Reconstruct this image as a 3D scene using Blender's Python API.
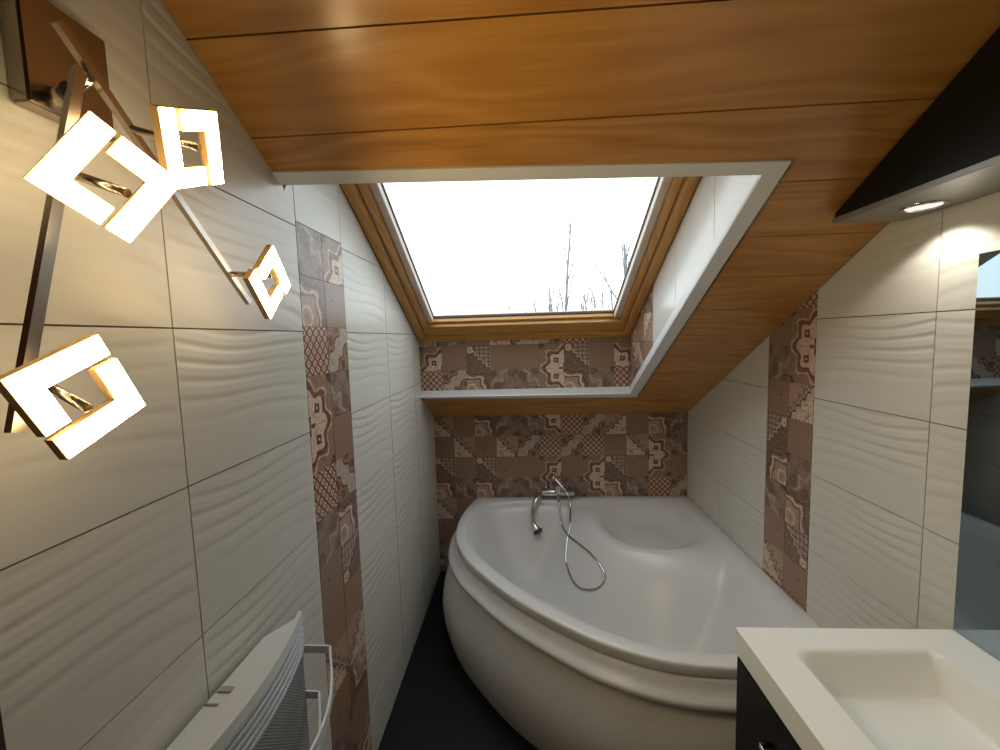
import bpy, bmesh, math, random
from mathutils import Vector, Matrix
random.seed(7)
for o in list(bpy.data.objects): bpy.data.objects.remove(o, do_unlink=True)
scene = bpy.context.scene
COL = scene.collection

# ------------------------------------------------------------------ camera
CAM = Vector((0.0, 0.0, 1.685))
RIGHT = Vector((0.998039, 0.0553347, -0.0292596))
UP = Vector((0.0241977, 0.0900318, 0.9956449))
FWD = Vector((-0.057728, 0.9944005, -0.0885163))
FPX = 419.85
cd = bpy.data.cameras.new('camera'); cam = bpy.data.objects.new('camera', cd); COL.objects.link(cam)
cd.sensor_fit = 'HORIZONTAL'; cd.sensor_width = 36.0; cd.lens = FPX/1000*36.0
cd.clip_start = 0.02; cd.clip_end = 200
M = Matrix((RIGHT, UP, -FWD)).transposed().to_4x4(); M.translation = CAM
cam.matrix_world = M
scene.camera = cam

# ------------------------------------------------------------------ sky and exposure
world = bpy.data.worlds.new('overcast_sky'); scene.world = world; world.use_nodes = True
bg = world.node_tree.nodes['Background']
bg.inputs[0].default_value = (0.88, 0.945, 1.0, 1); bg.inputs[1].default_value = 3.0
vs = scene.view_settings
vs.view_transform = 'Standard'; vs.look = 'None'; vs.gamma = 1.0; vs.use_curve_mapping = False
vs.exposure = 0.0
LED_W = 64.0; SPOT_W = 3.8

# ------------------------------------------------------------------ dimensions (metres)
XL, XR, YB = -0.643, 1.105, 2.893
SL, Z0 = 0.556, 2.7506
AL = math.atan(SL); CA, SA = math.cos(AL), math.sin(AL)
YF = 0.36                                   # where the slope meets the flat ceiling
def ceil(y): return Z0 - SL*max(y, YF)
ROOF = 0.344                                 # rise from the boards to the skylight frame
XS = 0.637                                  # right cheek of the skylight shaft
YS0, YS1 = 1.172, 2.567                      # shaft opening, top and bottom
YW0 = 1.33                                  # top end of the roof window

# ------------------------------------------------------------------ node helper
class N:
    def __init__(s, nt, sock): s.nt = nt; s.s = sock
    def _m(s, op, *a):
        n = s.nt.nodes.new('ShaderNodeMath'); n.operation = op
        for i, x in enumerate((s,)+a):
            if isinstance(x, N): s.nt.links.new(x.s, n.inputs[i])
            else: n.inputs[i].default_value = float(x)
        return N(s.nt, n.outputs[0])
    def __add__(s, o): return s._m('ADD', o)
    def __radd__(s, o): return s._m('ADD', o)
    def __sub__(s, o): return s._m('SUBTRACT', o)
    def __rsub__(s, o): return (s*-1)+o
    def __mul__(s, o): return s._m('MULTIPLY', o)
    def __rmul__(s, o): return s._m('MULTIPLY', o)
    def __truediv__(s, o): return s._m('DIVIDE', o)
    def lt(s, o): return s._m('LESS_THAN', o)
    def gt(s, o): return s._m('GREATER_THAN', o)
    def frac(s): return s._m('FRACT')
    def abs(s): return s._m('ABSOLUTE')
    def sqrt(s): return s._m('SQRT')
    def sin(s): return s._m('SINE')
    def cos(s): return s._m('COSINE')
    def max(s, o): return s._m('MAXIMUM', o)
    def min(s, o): return s._m('MINIMUM', o)
    def atan2(s, o): return s._m('ARCTAN2', o)
def newmat(name):
    m = bpy.data.materials.new(name); m.use_nodes = True
    nt = m.node_tree; return m, nt, nt.nodes['Principled BSDF']
def simple(name, col, rough=0.5, metal=0.0, coat=0.0, spec=0.5):
    m, nt, b = newmat(name)
    b.inputs['Base Color'].default_value = (*col, 1); b.inputs['Roughness'].default_value = rough
    b.inputs['Metallic'].default_value = metal; b.inputs['Coat Weight'].default_value = coat
    b.inputs['Specular IOR Level'].default_value = spec
    return m
def uvnodes(nt):
    t = nt.nodes.new('ShaderNodeUVMap'); sp = nt.nodes.new('ShaderNodeSeparateXYZ')
    nt.links.new(t.outputs[0], sp.inputs[0])
    return N(nt, sp.outputs[0]), N(nt, sp.outputs[1])
def comb(nt, x, y, z=0.0):
    c = nt.nodes.new('ShaderNodeCombineXYZ')
    for i, v in enumerate((x, y, z)):
        if isinstance(v, N): nt.links.new(v.s, c.inputs[i])
        else: c.inputs[i].default_value = v
    return c.outputs[0]
def noise(nt, vec, scale, detail=2.0, rough=0.5):
    n = nt.nodes.new('ShaderNodeTexNoise'); n.inputs['Scale'].default_value = scale
    n.inputs['Detail'].default_value = detail; n.inputs['Roughness'].default_value = rough
    nt.links.new(vec, n.inputs['Vector']); return N(nt, n.outputs[0])
def mix(nt, f, a, b):
    n = nt.nodes.new('ShaderNodeMix'); n.data_type = 'RGBA'
    if isinstance(f, N): nt.links.new(f.s, n.inputs[0])
    else: n.inputs[0].default_value = f
    for i, c in ((6, a), (7, b)):
        if isinstance(c, tuple): n.inputs[i].default_value = (*c, 1)
        else: nt.links.new(c, n.inputs[i])
    return n.outputs[2]
def objrand(nt):
    n = nt.nodes.new('ShaderNodeObjectInfo'); return N(nt, n.outputs['Random'])

# ------------------------------------------------------------------ materials
def wave_tile_mat():
    m, nt, b = newmat('wavy_white_tile')
    u, v = uvnodes(nt)
    n1 = noise(nt, comb(nt, u*2.6, v*2.4, 0.3), 1.0, 0.0)
    n2 = noise(nt, comb(nt, u*3.0, v*6.0, 5.1), 1.0, 0.0)
    p = v*20.0 + (n1-0.5)*4.8 + (u*9.0).sin()*0.14
    w = (p*6.2832).sin() + ((p*12.5664)+0.9).sin()*0.34
    hgt = w*((n2*2.0-0.55).max(0.06))
    bp = nt.nodes.new('ShaderNodeBump'); bp.inputs['Strength'].default_value = 0.38; bp.inputs['Distance'].default_value = 0.0024
    nt.links.new(hgt.s, bp.inputs['Height']); nt.links.new(bp.outputs[0], b.inputs['Normal'])
    b.inputs['Base Color'].default_value = (0.645, 0.62, 0.56, 1); b.inputs['Roughness'].default_value = 0.32
    return m
def wood_mat(name, c1, c2, c3, rough, coat=0.15):
    m, nt, b = newmat(name)
    u, v = uvnodes(nt); r = objrand(nt)
    ox = u + r*37.0; oy = v + r*11.0
    big = noise(nt, comb(nt, ox*0.9, oy*5.0, r*9.0), 1.0, 2.0)
    ring = ((oy*16.0 + big*9.0)*6.2832).sin()*0.5+0.5
    fine = noise(nt, comb(nt, ox*6.0, oy*210.0, r), 1.0, 3.0, 0.6)
    med = noise(nt, comb(nt, ox*2.0, oy*42.0, r*3.0), 1.0, 2.0)
    f = ring*0.22 + fine*0.33 + med*0.45
    f = (f-0.28)*2.1
    cl = nt.nodes.new('ShaderNodeClamp'); nt.links.new(f.s, cl.inputs[0]); f = N(nt, cl.outputs[0])
    c = mix(nt, f, c1, c2)
    k = ((r*7.31).frac())*0.45
    c = mix(nt, k, c, c3)
    nt.links.new(c, b.inputs['Base Color']); b.inputs['Roughness'].default_value = rough
    b.inputs['Coat Weight'].default_value = coat; b.inputs['Coat Roughness'].default_value = 0.22
    bp = nt.nodes.new('ShaderNodeBump'); bp.inputs['Strength'].default_value = 0.12; bp.inputs['Distance'].default_value = 0.001
    nt.links.new(fine.s, bp.inputs['Height']); nt.links.new(bp.outputs[0], b.inputs['Normal'])
    return m
CRE, TAU, RED, DRK, ROS = (0.72,0.55,0.42), (0.31,0.195,0.13), (0.19,0.058,0.034), (0.07,0.04,0.03), (0.46,0.30,0.22)
def pattern_mat(kind):
    m, nt, b = newmat('patchwork_'+kind)
    u, v = uvnodes(nt)
    nz = noise(nt, comb(nt, u, v, 2.0), 5.0, 3.0)
    fz = noise(nt, comb(nt, u, v, 7.0), 38.0, 2.0)
    wz = noise(nt, comb(nt, u, v, 11.0), 9.0, 2.0)
    uw = u + (nz-0.5)*0.10 + (wz-0.5)*0.06; vw = v + (fz-0.5)*0.05 + (wz-0.5)*0.09
    def ring(d, r, w): return (d-r).abs().lt(w)
    def dist(cx, cy): return (((uw-cx)*(uw-cx))+((vw-cy)*(vw-cy))).sqrt()
    if kind == 'plain':
        c = mix(nt, fz, (0.22,0.118,0.076), (0.38,0.24,0.165)); c = mix(nt, dist(.35,.6).lt(.035), c, DRK)
    elif kind == 'speckle':
        k = ((u*9.0).frac()-0.5).abs() + ((v*9.0).frac()-0.5).abs()
        c = mix(nt, k.lt(.26), TAU, (0.34,0.23,0.18)); c = mix(nt, fz.gt(.56)*0.6, c, RED)
    elif kind == 'lattice':
        a = ((u+v)*4.0).frac(); d = ((u-v)*4.0+8.0).frac()
        ln = (a-0.5).abs().max((d-0.5).abs())
        c = mix(nt, ln.gt(.33), CRE, RED); c = mix(nt, ln.lt(.13), c, RED)
    elif kind == 'medallion':
        r = dist(0, 0); th = vw.atan2(uw)
        R = (th*8.0).cos()*0.085 + 0.74
        q = r/R
        c = mix(nt, q.lt(1.0), TAU, CRE)
        c = mix(nt, ring(q, 1.0, .085), c, RED); c = mix(nt, ring(q, 1.17, .03), c, CRE)
        sq = (uw-.33).abs().max((vw-.33).abs()); c = mix(nt, sq.lt(.10), c, DRK); c = mix(nt, sq.lt(.035), c, CRE)
        c = mix(nt, (uw.abs()*3.0).max(vw*0.6).lt(.13), c, RED); c = mix(nt, (vw.abs()*3.0).max(uw*0.6).lt(.13), c, RED)
        c = mix(nt, dist(1, 1).lt(.2), c, DRK)
    elif kind == 'ogee':
        st = (uw.max(vw))*0.75 + ((uw+vw)*0.5)*0.25 + ((uw-vw)*9.0).sin()*0.03
        c = mix(nt, st.lt(.62), (0.20,0.12,0.09), ROS)
        c = mix(nt, ring(st, .66, .035), c, CRE); c = mix(nt, ring(st, .58, .02), c, RED); c = mix(nt, ring(st, .78, .02), c, DRK)
        c = mix(nt, ring(dist(.2,.2), .2, .03), c, CRE)
    elif kind == 'lace':
        d = uw+vw-1.0
        bp_ = d + ((uw-vw)*16.0).sin()*0.06
        c = mix(nt, bp_.lt(0.0), ROS, CRE)
        k = ((uw*14.0).sin()*(vw*13.0).sin()+ (uw*23.0+vw*9.0).sin()*0.6)
        c = mix(nt, k.abs().lt(.17), c, TAU)
        c = mix(nt, ring(bp_, .0, .05), c, DRK); c = mix(nt, ring(bp_, .17, .025), c, DRK)
        dots = (((uw-vw)*5.0).frac()-.5).abs() + ((d-.09)*9.0).abs(); c = mix(nt, dots.lt(.3), c, CRE)
    elif kind == 'star':
        r = dist(0, 0); th = vw.atan2(uw)
        c = mix(nt, nz, (0.20,0.125,0.095), (0.36,0.25,0.2))
        c = mix(nt, dist(.72,.25)._m('SMOOTH_MIN',.34,.1).lt(.17+0.0)*0.8, c, (0.12,0.085,0.07)); c = mix(nt, ((uw*8.0).sin()*(vw*8.0+1.0).sin()).gt(.45)*0.75, c, (0.12,0.085,0.07))
        c = mix(nt, ring(r/((th*8.0).cos()*.1+.55), 1.0, .13), c, (0.42,0.32,0.26))
        c = mix(nt, ring(r, .2, .05)*((th*12.0).sin().gt(0.0)), c, RED); c = mix(nt, dist(1,1).lt(.16), c, DRK)
    elif kind == 'petal':
        d = (uw-vw).abs() + ((uw+vw)*10.0).sin()*0.07
        c = mix(nt, d.lt(.30), TAU, (0.52,0.41,0.34)); c = mix(nt, ring(d, .32, .035), c, DRK)
        e = ((uw*11.0).sin()*(vw*11.0).sin()).gt(.35); c = mix(nt, e*(d.gt(.4)), c, RED)
    else:  # flower
        d = uw+vw-1.05+((uw-vw)*20.0).sin()*0.05
        c = mix(nt, d.lt(0.0), (0.42,0.31,0.25), (0.19,0.11,0.08))
        k = (uw*17.0).sin()*(vw*19.0).sin(); c = mix(nt, (k.abs().lt(.2))*(d.gt(0.0)), c, DRK)
        f = dist(.18,.82); c = mix(nt, ring(f, .10, .035), c, CRE); c = mix(nt, f.lt(.035), c, CRE); c = mix(nt, ring(f,.17,.02), c, RED)
        c = mix(nt, ring(d, 0.0, .03), c, CRE)
    if kind not in ('plain','lattice','speckle'):
        fl = (uw*31.0 + (vw*13.0).sin()*2.0).sin() + (vw*29.0 + (uw*17.0).sin()*2.0).sin()
        c = mix(nt, fl.abs().lt(.22)*0.30, c, DRK); c = mix(nt, fl.gt(1.7)*0.4, c, CRE)
    c = mix(nt, nz*0.15, c, TAU); c = mix(nt, wz.gt(.62)*0.18, c, (0.16,0.10,0.075))
    nt.links.new(c, b.inputs['Base Color']); b.inputs['Roughness'].default_value = 0.34
    return m
MT = {}
MT['tile'] = wave_tile_mat()
MT['smooth'] = simple('smooth_white_tile', (0.64,0.625,0.59), 0.2)
MT['grout'] = simple('grout', (0.115,0.09,0.065), 0.9)
MT['wood'] = wood_mat('varnished_plank', (0.36,0.145,0.026), (0.61,0.305,0.078), (0.49,0.225,0.046), 0.30, 0.25)
MT['frame'] = wood_mat('window_frame_wood', (0.48,0.22,0.05), (0.66,0.36,0.10), (0.56,0.28,0.07), 0.36, 0.12)
MT['groove'] = simple('ceiling_groove', (0.05,0.016,0.006), 0.8)
MT['trim'] = simple('white_trim', (0.76,0.76,0.77), 0.40)
MT['tub'] = simple('white_acrylic', (0.67,0.66,0.645), 0.27, spec=0.5)
MT['counter'] = simple('white_resin', (0.82,0.83,0.80), 0.35)
MT['black'] = simple('black_lacquer', (0.005,0.005,0.0055), 0.45, spec=0.25)
MT['chrome'] = simple('chrome', (0.62,0.62,0.63), 0.10, 1.0)
MT['nickel'] = simple('brushed_nickel', (0.40,0.35,0.30), 0.25, 1.0)
MT['mirror'] = simple('mirror_silver', (0.30,0.36,0.385), 0.012, 1.0)
MT['mirror_edge'] = simple('mirror_edge', (0.10,0.16,0.16), 0.2)
MT['floor'] = simple('dark_floor', (0.006,0.006,0.009), 0.55, spec=0.25)
MT['plaster'] = simple('plaster', (0.60,0.56,0.50), 0.8)
MT['enamel'] = simple('white_enamel', (0.66,0.655,0.62), 0.34)
MT['panel'] = simple('pale_grey_panel', (0.60,0.63,0.64), 0.34)
MT['silver'] = simple('silver_lacquer', (0.33,0.32,0.29), 0.35, 0.6)
MT['lip'] = simple('glazing_seal', (0.66,0.55,0.46), 0.5)
MT['casing'] = simple('dark_red_wood', (0.055,0.010,0.008), 0.5)
MT['bark'] = simple('pale_bark', (0.20,0.19,0.175), 0.9)
MT['ground'] = simple('winter_grass', (0.10,0.11,0.06), 0.95)
MT['rubber'] = simple('dark_rubber', (0.03,0.03,0.03), 0.6)
MT['amber'] = simple('amber_acrylic_edge', (0.42,0.27,0.12), 0.22)
MT['tab'] = simple('beige_plastic', (0.42,0.34,0.25), 0.5)
for k in ('plain','speckle','lattice','medallion','ogee','lace','star','petal','flower'): MT[k] = pattern_mat(k)
def emit(name, col, s):
    m = bpy.data.materials.new(name); m.use_nodes = True; nt = m.node_tree
    e = nt.nodes.new('ShaderNodeEmission'); e.inputs[0].default_value = (*col,1); e.inputs[1].default_value = s
    nt.links.new(e.outputs[0], nt.nodes['Material Output'].inputs[0]); return m
MT['led'] = emit('led_diffuser', (1.0,0.755,0.38), LED_W)
MT['led_back'] = emit('led_back_glow', (1.0,0.74,0.38), LED_W*0.17)
MT['lens'] = emit('downlight_lens', (1.0,0.95,0.86), 1.0)
def glass_mat():
    m = bpy.data.materials.new('window_glass'); m.use_nodes = True; nt = m.node_tree
    t = nt.nodes.new('ShaderNodeBsdfTransparent'); t.inputs[0].default_value = (0.95,0.98,0.97,1)
    g = nt.nodes.new('ShaderNodeBsdfGlossy'); g.inputs['Roughness'].default_value = 0.0
    lw = nt.nodes.new('ShaderNodeLayerWeight'); lw.inputs[0].default_value = 0.5      # same from both faces
    fr = nt.nodes.new('ShaderNodeMath'); fr.operation = 'POWER'; fr.inputs[1].default_value = 4.0; nt.links.new(lw.outputs['Facing'], fr.inputs[0])
    mx = nt.nodes.new('ShaderNodeMixShader')
    nt.links.new(fr.outputs[0], mx.inputs[0]); nt.links.new(t.outputs[0], mx.inputs[1]); nt.links.new(g.outputs[0], mx.inputs[2])
    nt.links.new(mx.outputs[0], nt.nodes['Material Output'].inputs[0]); return m
MT['glass'] = glass_mat()
def mesh_grille_mat():
    m, nt, b = newmat('perforated_grille'); u, v = uvnodes(nt)
    a = ((u+v)*130.0).frac()-0.5; d = ((u-v)*130.0+500.0).frac()-0.5
    hole = (a*a+d*d).lt(0.10)
    c = mix(nt, hole, (0.36,0.37,0.38), (0.02,0.02,0.022))
    nt.links.new(c, b.inputs['Base Color']); b.inputs['Roughness'].default_value = 0.5; return m
MT['grille'] = mesh_grille_mat()

# ------------------------------------------------------------------ object helpers
def link(name, me, mat, parent=None):
    o = bpy.data.objects.new(name, me); COL.objects.link(o)
    if mat is not None: me.materials.append(MT[mat] if isinstance(mat, str) else mat)
    if parent is not None: o.parent = parent
    return o
def tag(o, label=None, cat=None, group=None, kind=None):
    if label: o['label'] = label
    if cat: o['category'] = cat
    if group: o['group'] = group
    if kind: o['kind'] = kind
    return o
def empty(name, loc=(0,0,0)):
    o = bpy.data.objects.new(name, None); COL.objects.link(o); o.location = loc; o.empty_display_size = 0.05; return o
def from_bm(name, bm, mat, parent=None, smooth=False, origin=None):
    bmesh.ops.recalc_face_normals(bm, faces=bm.faces[:])
    me = bpy.data.meshes.new(name); bm.to_mesh(me); bm.free()
    if smooth:
        for p in me.polygons: p.use_smooth = True
    o = link(name, me, mat, parent)
    if parent is not None: o.matrix_parent_inverse = Matrix.Translation(-parent.location)
    return o
def bx(bm, a, b):
    x0,y0,z0 = a; x1,y1,z1 = b
    vs_ = [bm.verts.new(p) for p in ((x0,y0,z0),(x1,y0,z0),(x1,y1,z0),(x0,y1,z0),(x0,y0,z1),(x1,y0,z1),(x1,y1,z1),(x0,y1,z1))]
    for f in ((0,3,2,1),(4,5,6,7),(0,1,5,4),(1,2,6,5),(2,3,7,6),(3,0,4,7)): bm.faces.new([vs_[i] for i in f])
    return vs_
def box(name, a, b, mat, parent=None, bevel=0.0):
    bm = bmesh.new(); bx(bm, a, b)
    if bevel: bmesh.ops.bevel(bm, geom=bm.edges[:], offset=bevel, segments=2, affect='EDGES')
    return from_bm(name, bm, mat, parent)
def prism(bm, pts, off):
    """pts: 3-D polygon, off: extrusion vector"""
    a = [bm.verts.new(p) for p in pts]; b = [bm.verts.new(Vector(p)+Vector(off)) for p in pts]
    n = len(pts)
    bm.faces.new(a); bm.faces.new(b[::-1])
    for i in range(n): bm.faces.new((a[i], b[i], b[(i+1)%n], a[(i+1)%n]))
def frame_of(d):
    d = d.normalized(); a = Vector((0,0,1)) if abs(d.z) < .9 else Vector((1,0,0))
    s = d.cross(a).normalized(); return s, s.cross(d).normalized()
def tube(bm, pts, r, seg=10, cap=True):
    pts = [Vector(p) for p in pts]; rings = []
    rr = r if isinstance(r, (list, tuple)) else [r]*len(pts)
    s = None
    for i, p in enumerate(pts):
        d = (pts[min(i+1,len(pts)-1)]-pts[max(i-1,0)]).normalized()
        if s is None: s, t = frame_of(d)
        else:
            s = (s - d*s.dot(d)).normalized(); t = s.cross(d).normalized()
        rings.append([bm.verts.new(p + (s*math.cos(2*math.pi*k/seg)+t*math.sin(2*math.pi*k/seg))*rr[i]) for k in range(seg)])
    for a, b in zip(rings, rings[1:]):
        for k in range(seg): bm.faces.new((a[k], a[(k+1)%seg], b[(k+1)%seg], b[k]))
    if cap: bm.faces.new(rings[0][::-1]); bm.faces.new(rings[-1])
def flatbar(bm, pts, w, t, side):
    """rectangular bar along pts, width w along 'side', thickness t across"""
    pts = [Vector(p) for p in pts]; rings = []
    for i, p in enumerate(pts):
        d = (pts[min(i+1,len(pts)-1)]-pts[max(i-1,0)]).normalized()
        s = (side - d*side.dot(d)).normalized(); n = d.cross(s).normalized()
        rings.append([bm.verts.new(p + s*a*w/2 + n*b*t/2) for a, b in ((-1,-1),(1,-1),(1,1),(-1,1))])
    for a, b in zip(rings, rings[1:]):
        for k in range(4): bm.faces.new((a[k], a[(k+1)%4], b[(k+1)%4], b[k]))
    bm.faces.new(rings[0][::-1]); bm.faces.new(rings[-1])
def catmull(P, n=8, closed=False):
    out = []; m = len(P)
    rng = range(m if closed else m-1)
    for i in rng:
        g = (lambda k: P[k % m]) if closed else (lambda k: P[min(max(k,0),m-1)])
        p0,p1,p2,p3 = [Vector(g(i+k)) for k in (-1,0,1,2)]
        for j in range(n):
            t = j/n
            out.append(0.5*((2*p1)+(p2-p0)*t+(2*p0-5*p1+4*p2-p3)*t*t+(3*p1-p0-3*p2+p3)*t**3))
    if not closed: out.append(Vector(P[-1]))
    return out
def ray(px, py):
    return (RIGHT*((px-500)/FPX) - UP*((py-375)/FPX) + FWD)

# ------------------------------------------------------------------ shell
def side_wall(name, x0, x1, rise):
    bm = bmesh.new()
    prism(bm, [(x0,-1.12,0),(x0,3.0,0),(x0,3.0,ceil(3.0)+rise),(x0,YF,ceil(YF)+rise),(x0,-1.12,ceil(YF)+rise)], (x1-x0,0,0))
    return tag(from_bm(name, bm, 'grout'), kind='structure')
GD = 0.003
wall_left = side_wall('wall_left', XL-0.10, XL-GD, 0.45)
wall_right = side_wall('wall_right', XR+GD, XR+0.10, 0.30)
wall_back = tag(box('wall_back', (XL-0.003,YB+GD,0), (XR+0.003,YB+0.10,1.42), 'grout'), kind='structure')
wall_rear = tag(box('wall_rear', (XL-0.003,-1.12,0), (XR+0.003,-1.0,ceil(0)), 'plaster'), kind='structure')
floor = tag(box('floor', (XL-0.1,-1.12,-0.1), (XR+0.1,3.0,0.0), 'floor'), kind='structure')
def slope_pt(x, y, n=0.0): return Vector((x, y + n*SA, Z0-SL*y + n*CA))
ceiling = None
bm = bmesh.new()
def slope_slab(bm, x0, x1, y0, y1, n0, n1):
    prism(bm, [slope_pt(x0,y0,n0),slope_pt(x1,y0,n0),slope_pt(x1,y1,n0),slope_pt(x0,y1,n0)], (0,(n1-n0)*SA,(n1-n0)*CA))
slope_slab(bm, XL-0.003, XR+0.003, YF-0.01, YS0-0.04, 0.010, 0.13)
slope_slab(bm, XS+0.03, XR+0.003, YS0-0.04, YS1+0.01, 0.010, 0.13)
slope_slab(bm, XL-0.003, XR+0.003, YS1+0.01, 2.95, 0.010, 0.13)
bx(bm, (XL-0.003,-1.0,ceil(0)), (XR+0.003,YF+0.02,ceil(0)+0.12))
ceiling = tag(from_bm('ceiling', bm, 'groove'), kind='structure')

# ceiling boards, each its own piece
def uvmesh(name, polys3, uvs, mat, parent, off, shared=None):
    """polygon pts + extrusion away from the room, uv on front face"""
    bm = bmesh.new(); uvl = bm.loops.layers.uv.new('UVMap')
    a = [bm.verts.new(p) for p in polys3]; b = [bm.verts.new(Vector(p)+Vector(off)) for p in polys3]
    n = len(a)
    f = bm.faces.new(a)
    for l, t in zip(f.loops, uvs): l[uvl].uv = t
    for i in range(n):
        g = bm.faces.new((a[i], b[i], b[(i+1)%n], a[(i+1)%n]))
        for l, k in zip(g.loops, (i, i, (i+1)%n, (i+1)%n)): l[uvl].uv = uvs[k]
    bm.normal_update()
    if f.normal.dot(Vector(off)) > 0: bmesh.ops.reverse_faces(bm, faces=bm.faces[:])
    me = bpy.data.meshes.new(name); bm.to_mesh(me); bm.free()
    return link(name, me, mat, parent)
pitch = 0.184; y = 0.841-3*pitch; g = 0.0016
edges = []
while y < YB: edges.append(y); y += pitch
edges.append(YB)
XOP = XS+0.022; YO0, YO1 = 1.136, 2.575
for y0, y1 in zip(edges, edges[1:]):
    y0 = max(y0, YF); a, b_ = y0+g, min(y1, YB)-g
    if b_-a < 0.01: continue
    if b_ <= YO0 or a >= YO1: pl = [(XL,a),(XR,a),(XR,b_),(XL,b_)]
    elif a < YO0: pl = [(XL,a),(XR,a),(XR,b_),(XOP,b_),(XOP,1.168),(XL,1.126)]
    elif b_ > YO1: pl = [(XOP,a),(XR,a),(XR,b_),(XL,b_),(XL,YO1),(XOP,YO1)]
    else: pl = [(XOP,a),(XR,a),(XR,b_),(XOP,b_)]
    uvmesh('plank', [slope_pt(x,yy) for x,yy in pl], [(x,yy/CA) for x,yy in pl], 'wood', ceiling, (0,0.009*SA,0.009*CA))

# ------------------------------------------------------------------ wall tiles
def frange(a, b, s):
    o = []; v = a
    while v < b-1e-6: o.append(v); v += s
    return o
def clip_cell(y0, y1, z0, z1, T, brk):
    """cell under a piecewise-linear top T(y); brk: break abscissae"""
    ys = sorted({y0, y1} | {b for b in brk if y0 < b < y1})
    top = []
    eps = 1e-5
    for i, (a, c) in enumerate(zip(ys, ys[1:])):
        ta, tc = T(a+eps), T(c-eps)
        seg = [(a, ta)]
        for zz in (z0, z1):
            if (ta-zz)*(tc-zz) < 0: seg.append((a+(zz-ta)/(tc-ta)*(c-a), zz))
        seg.append((c, tc)); seg.sort()
        top += seg
    top = [(yy, min(max(t, z0), z1)) for yy, t in top]
    pts = [(y0,z0),(y1,z0)] + top[::-1]
    out = []
    for p in pts:
        if not out or (abs(p[0]-out[-1][0])+abs(p[1]-out[-1][1])) > 1e-4: out.append(p)
    if abs(out[0][0]-out[-1][0])+abs(out[0][1]-out[-1][1]) < 1e-4: out.pop()
    # drop collinear points and spikes
    chg = True
    while chg and len(out) > 2:
        chg = False
        for i in range(len(out)):
            p, q, r = out[i-1], out[i], out[(i+1)%len(out)]
            if abs((q[0]-p[0])*(r[1]-q[1])-(q[1]-p[1])*(r[0]-q[0])) < 1e-8: out.pop(i); chg = True; break
    if len(out) < 3: return None
    ar = abs(sum(out[i-1][0]*out[i][1]-out[i][0]*out[i-1][1] for i in range(len(out))))/2
    return out if ar > 2e-5 else None
def rotuv(u, v, r):
    for _ in range(r % 4): u, v = v, 1-u
    return u, v
JT = 0.0015
def tile(plane, c, y0, y1, z0, z1, T, brk, mat, parent, into, rot=0, wave=None):
    p = clip_cell(y0+JT, y1-JT, z0+JT, z1-JT, T, brk)
    if not p: return
    P = [(c, a, b) for a, b in p] if plane == 'x' else [(a, c, b) for a, b in p]
    if wave: uv = [(a-wave[0], b-wave[1]) for a, b in p]
    else: uv = [rotuv((a-wy(y0,y1)[0])/0.15, (b-z0)/0.15, rot) for a, b in p]
    off = (into,0,0) if plane == 'x' else (0,into,0)
    uvmesh('tile', P, uv, mat, parent, off)
def wy(a, b): return (a, b)
LET = {'P':'plain','K':'speckle','T':'lattice','M':'medallion','O':'ogee','L':'lace','S':'star','B':'petal','F':'flower'}
ZR = 0.22                                             # bed joints: 0.22 + 0.30 k
rows = [(0.0, ZR)] + [(ZR+0.3*k, ZR+0.3*(k+1)) for k in range(9)]
def TL(y):
    if y < YS0-0.02: return ceil(y)-0.001
    if y < YW0: return ceil(YS0)+(y-YS0+0.02)*(ceil(YW0)+ROOF-ceil(YS0))/(YW0-YS0+0.02)
    if y < YS1: return ceil(y)+ROOF-0.002
    return ceil(y)-0.001
BR = [YF, YS0-0.02, YW0, YS1]
def strip(plane, c, ya, T, brk, parent, into, ztop, layout):
    k = 0; z1 = ztop
    while z1 > 0.0:
        z0 = max(z1-0.15, 0.0)
        for j in range(2):
            L_ = layout[k % len(layout)]
            ch, r = L_[j][0], int(L_[j][1])
            a = ya+0.15*j+(0.001 if j else 0)
            p = clip_cell(a+JT*0.5, a+0.15-JT*0.5, z0+JT*0.5, z1-JT*0.5, T, brk)
            if p:
                P = [(c, q, s) for q, s in p]
                uv = [rotuv((q-a)/0.15, (s-(z1-0.15))/0.15, r) for q, s in p]
                uvmesh('tile', P, uv, LET[ch], parent, (into,0,0))
        z1 -= 0.15; k += 1
# left wall: white wavy tiles in columns, one patchwork strip
for a, b_ in [(-1.0,-0.633),(-0.633,-0.175),(-0.175,0.2835),(0.2835,0.742),(0.742,1.2015),(1.5035,1.957),(1.957,2.4155),(2.4155,YB)]:
    for z0, z1 in rows:
        tile('x', XL, a, b_, z0, z1, TL, BR, 'tile', wall_left, -GD, wave=(a, z0))
LAY_L = [('M3','S0'),('P0','O1'),('S2','M1'),('O0','P0'),('T0','B0'),('M0','S0'),('M3','K0'),('T0','B1'),('S1','O0'),('P0','F1'),('K0','P0'),('L0','L1'),('P1','O2'),('S0','K0'),('T0','M1'),('F0','P0'),('L2','S1')]
strip('x', XL, 1.2025, TL, BR, wall_left, -GD, 2.035, LAY_L[2:])
tile('x', XL, 1.2025, 1.5035, 2.035, 2.52, TL, BR, 'tile', wall_left, -GD, wave=(1.2025, 2.035))
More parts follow.
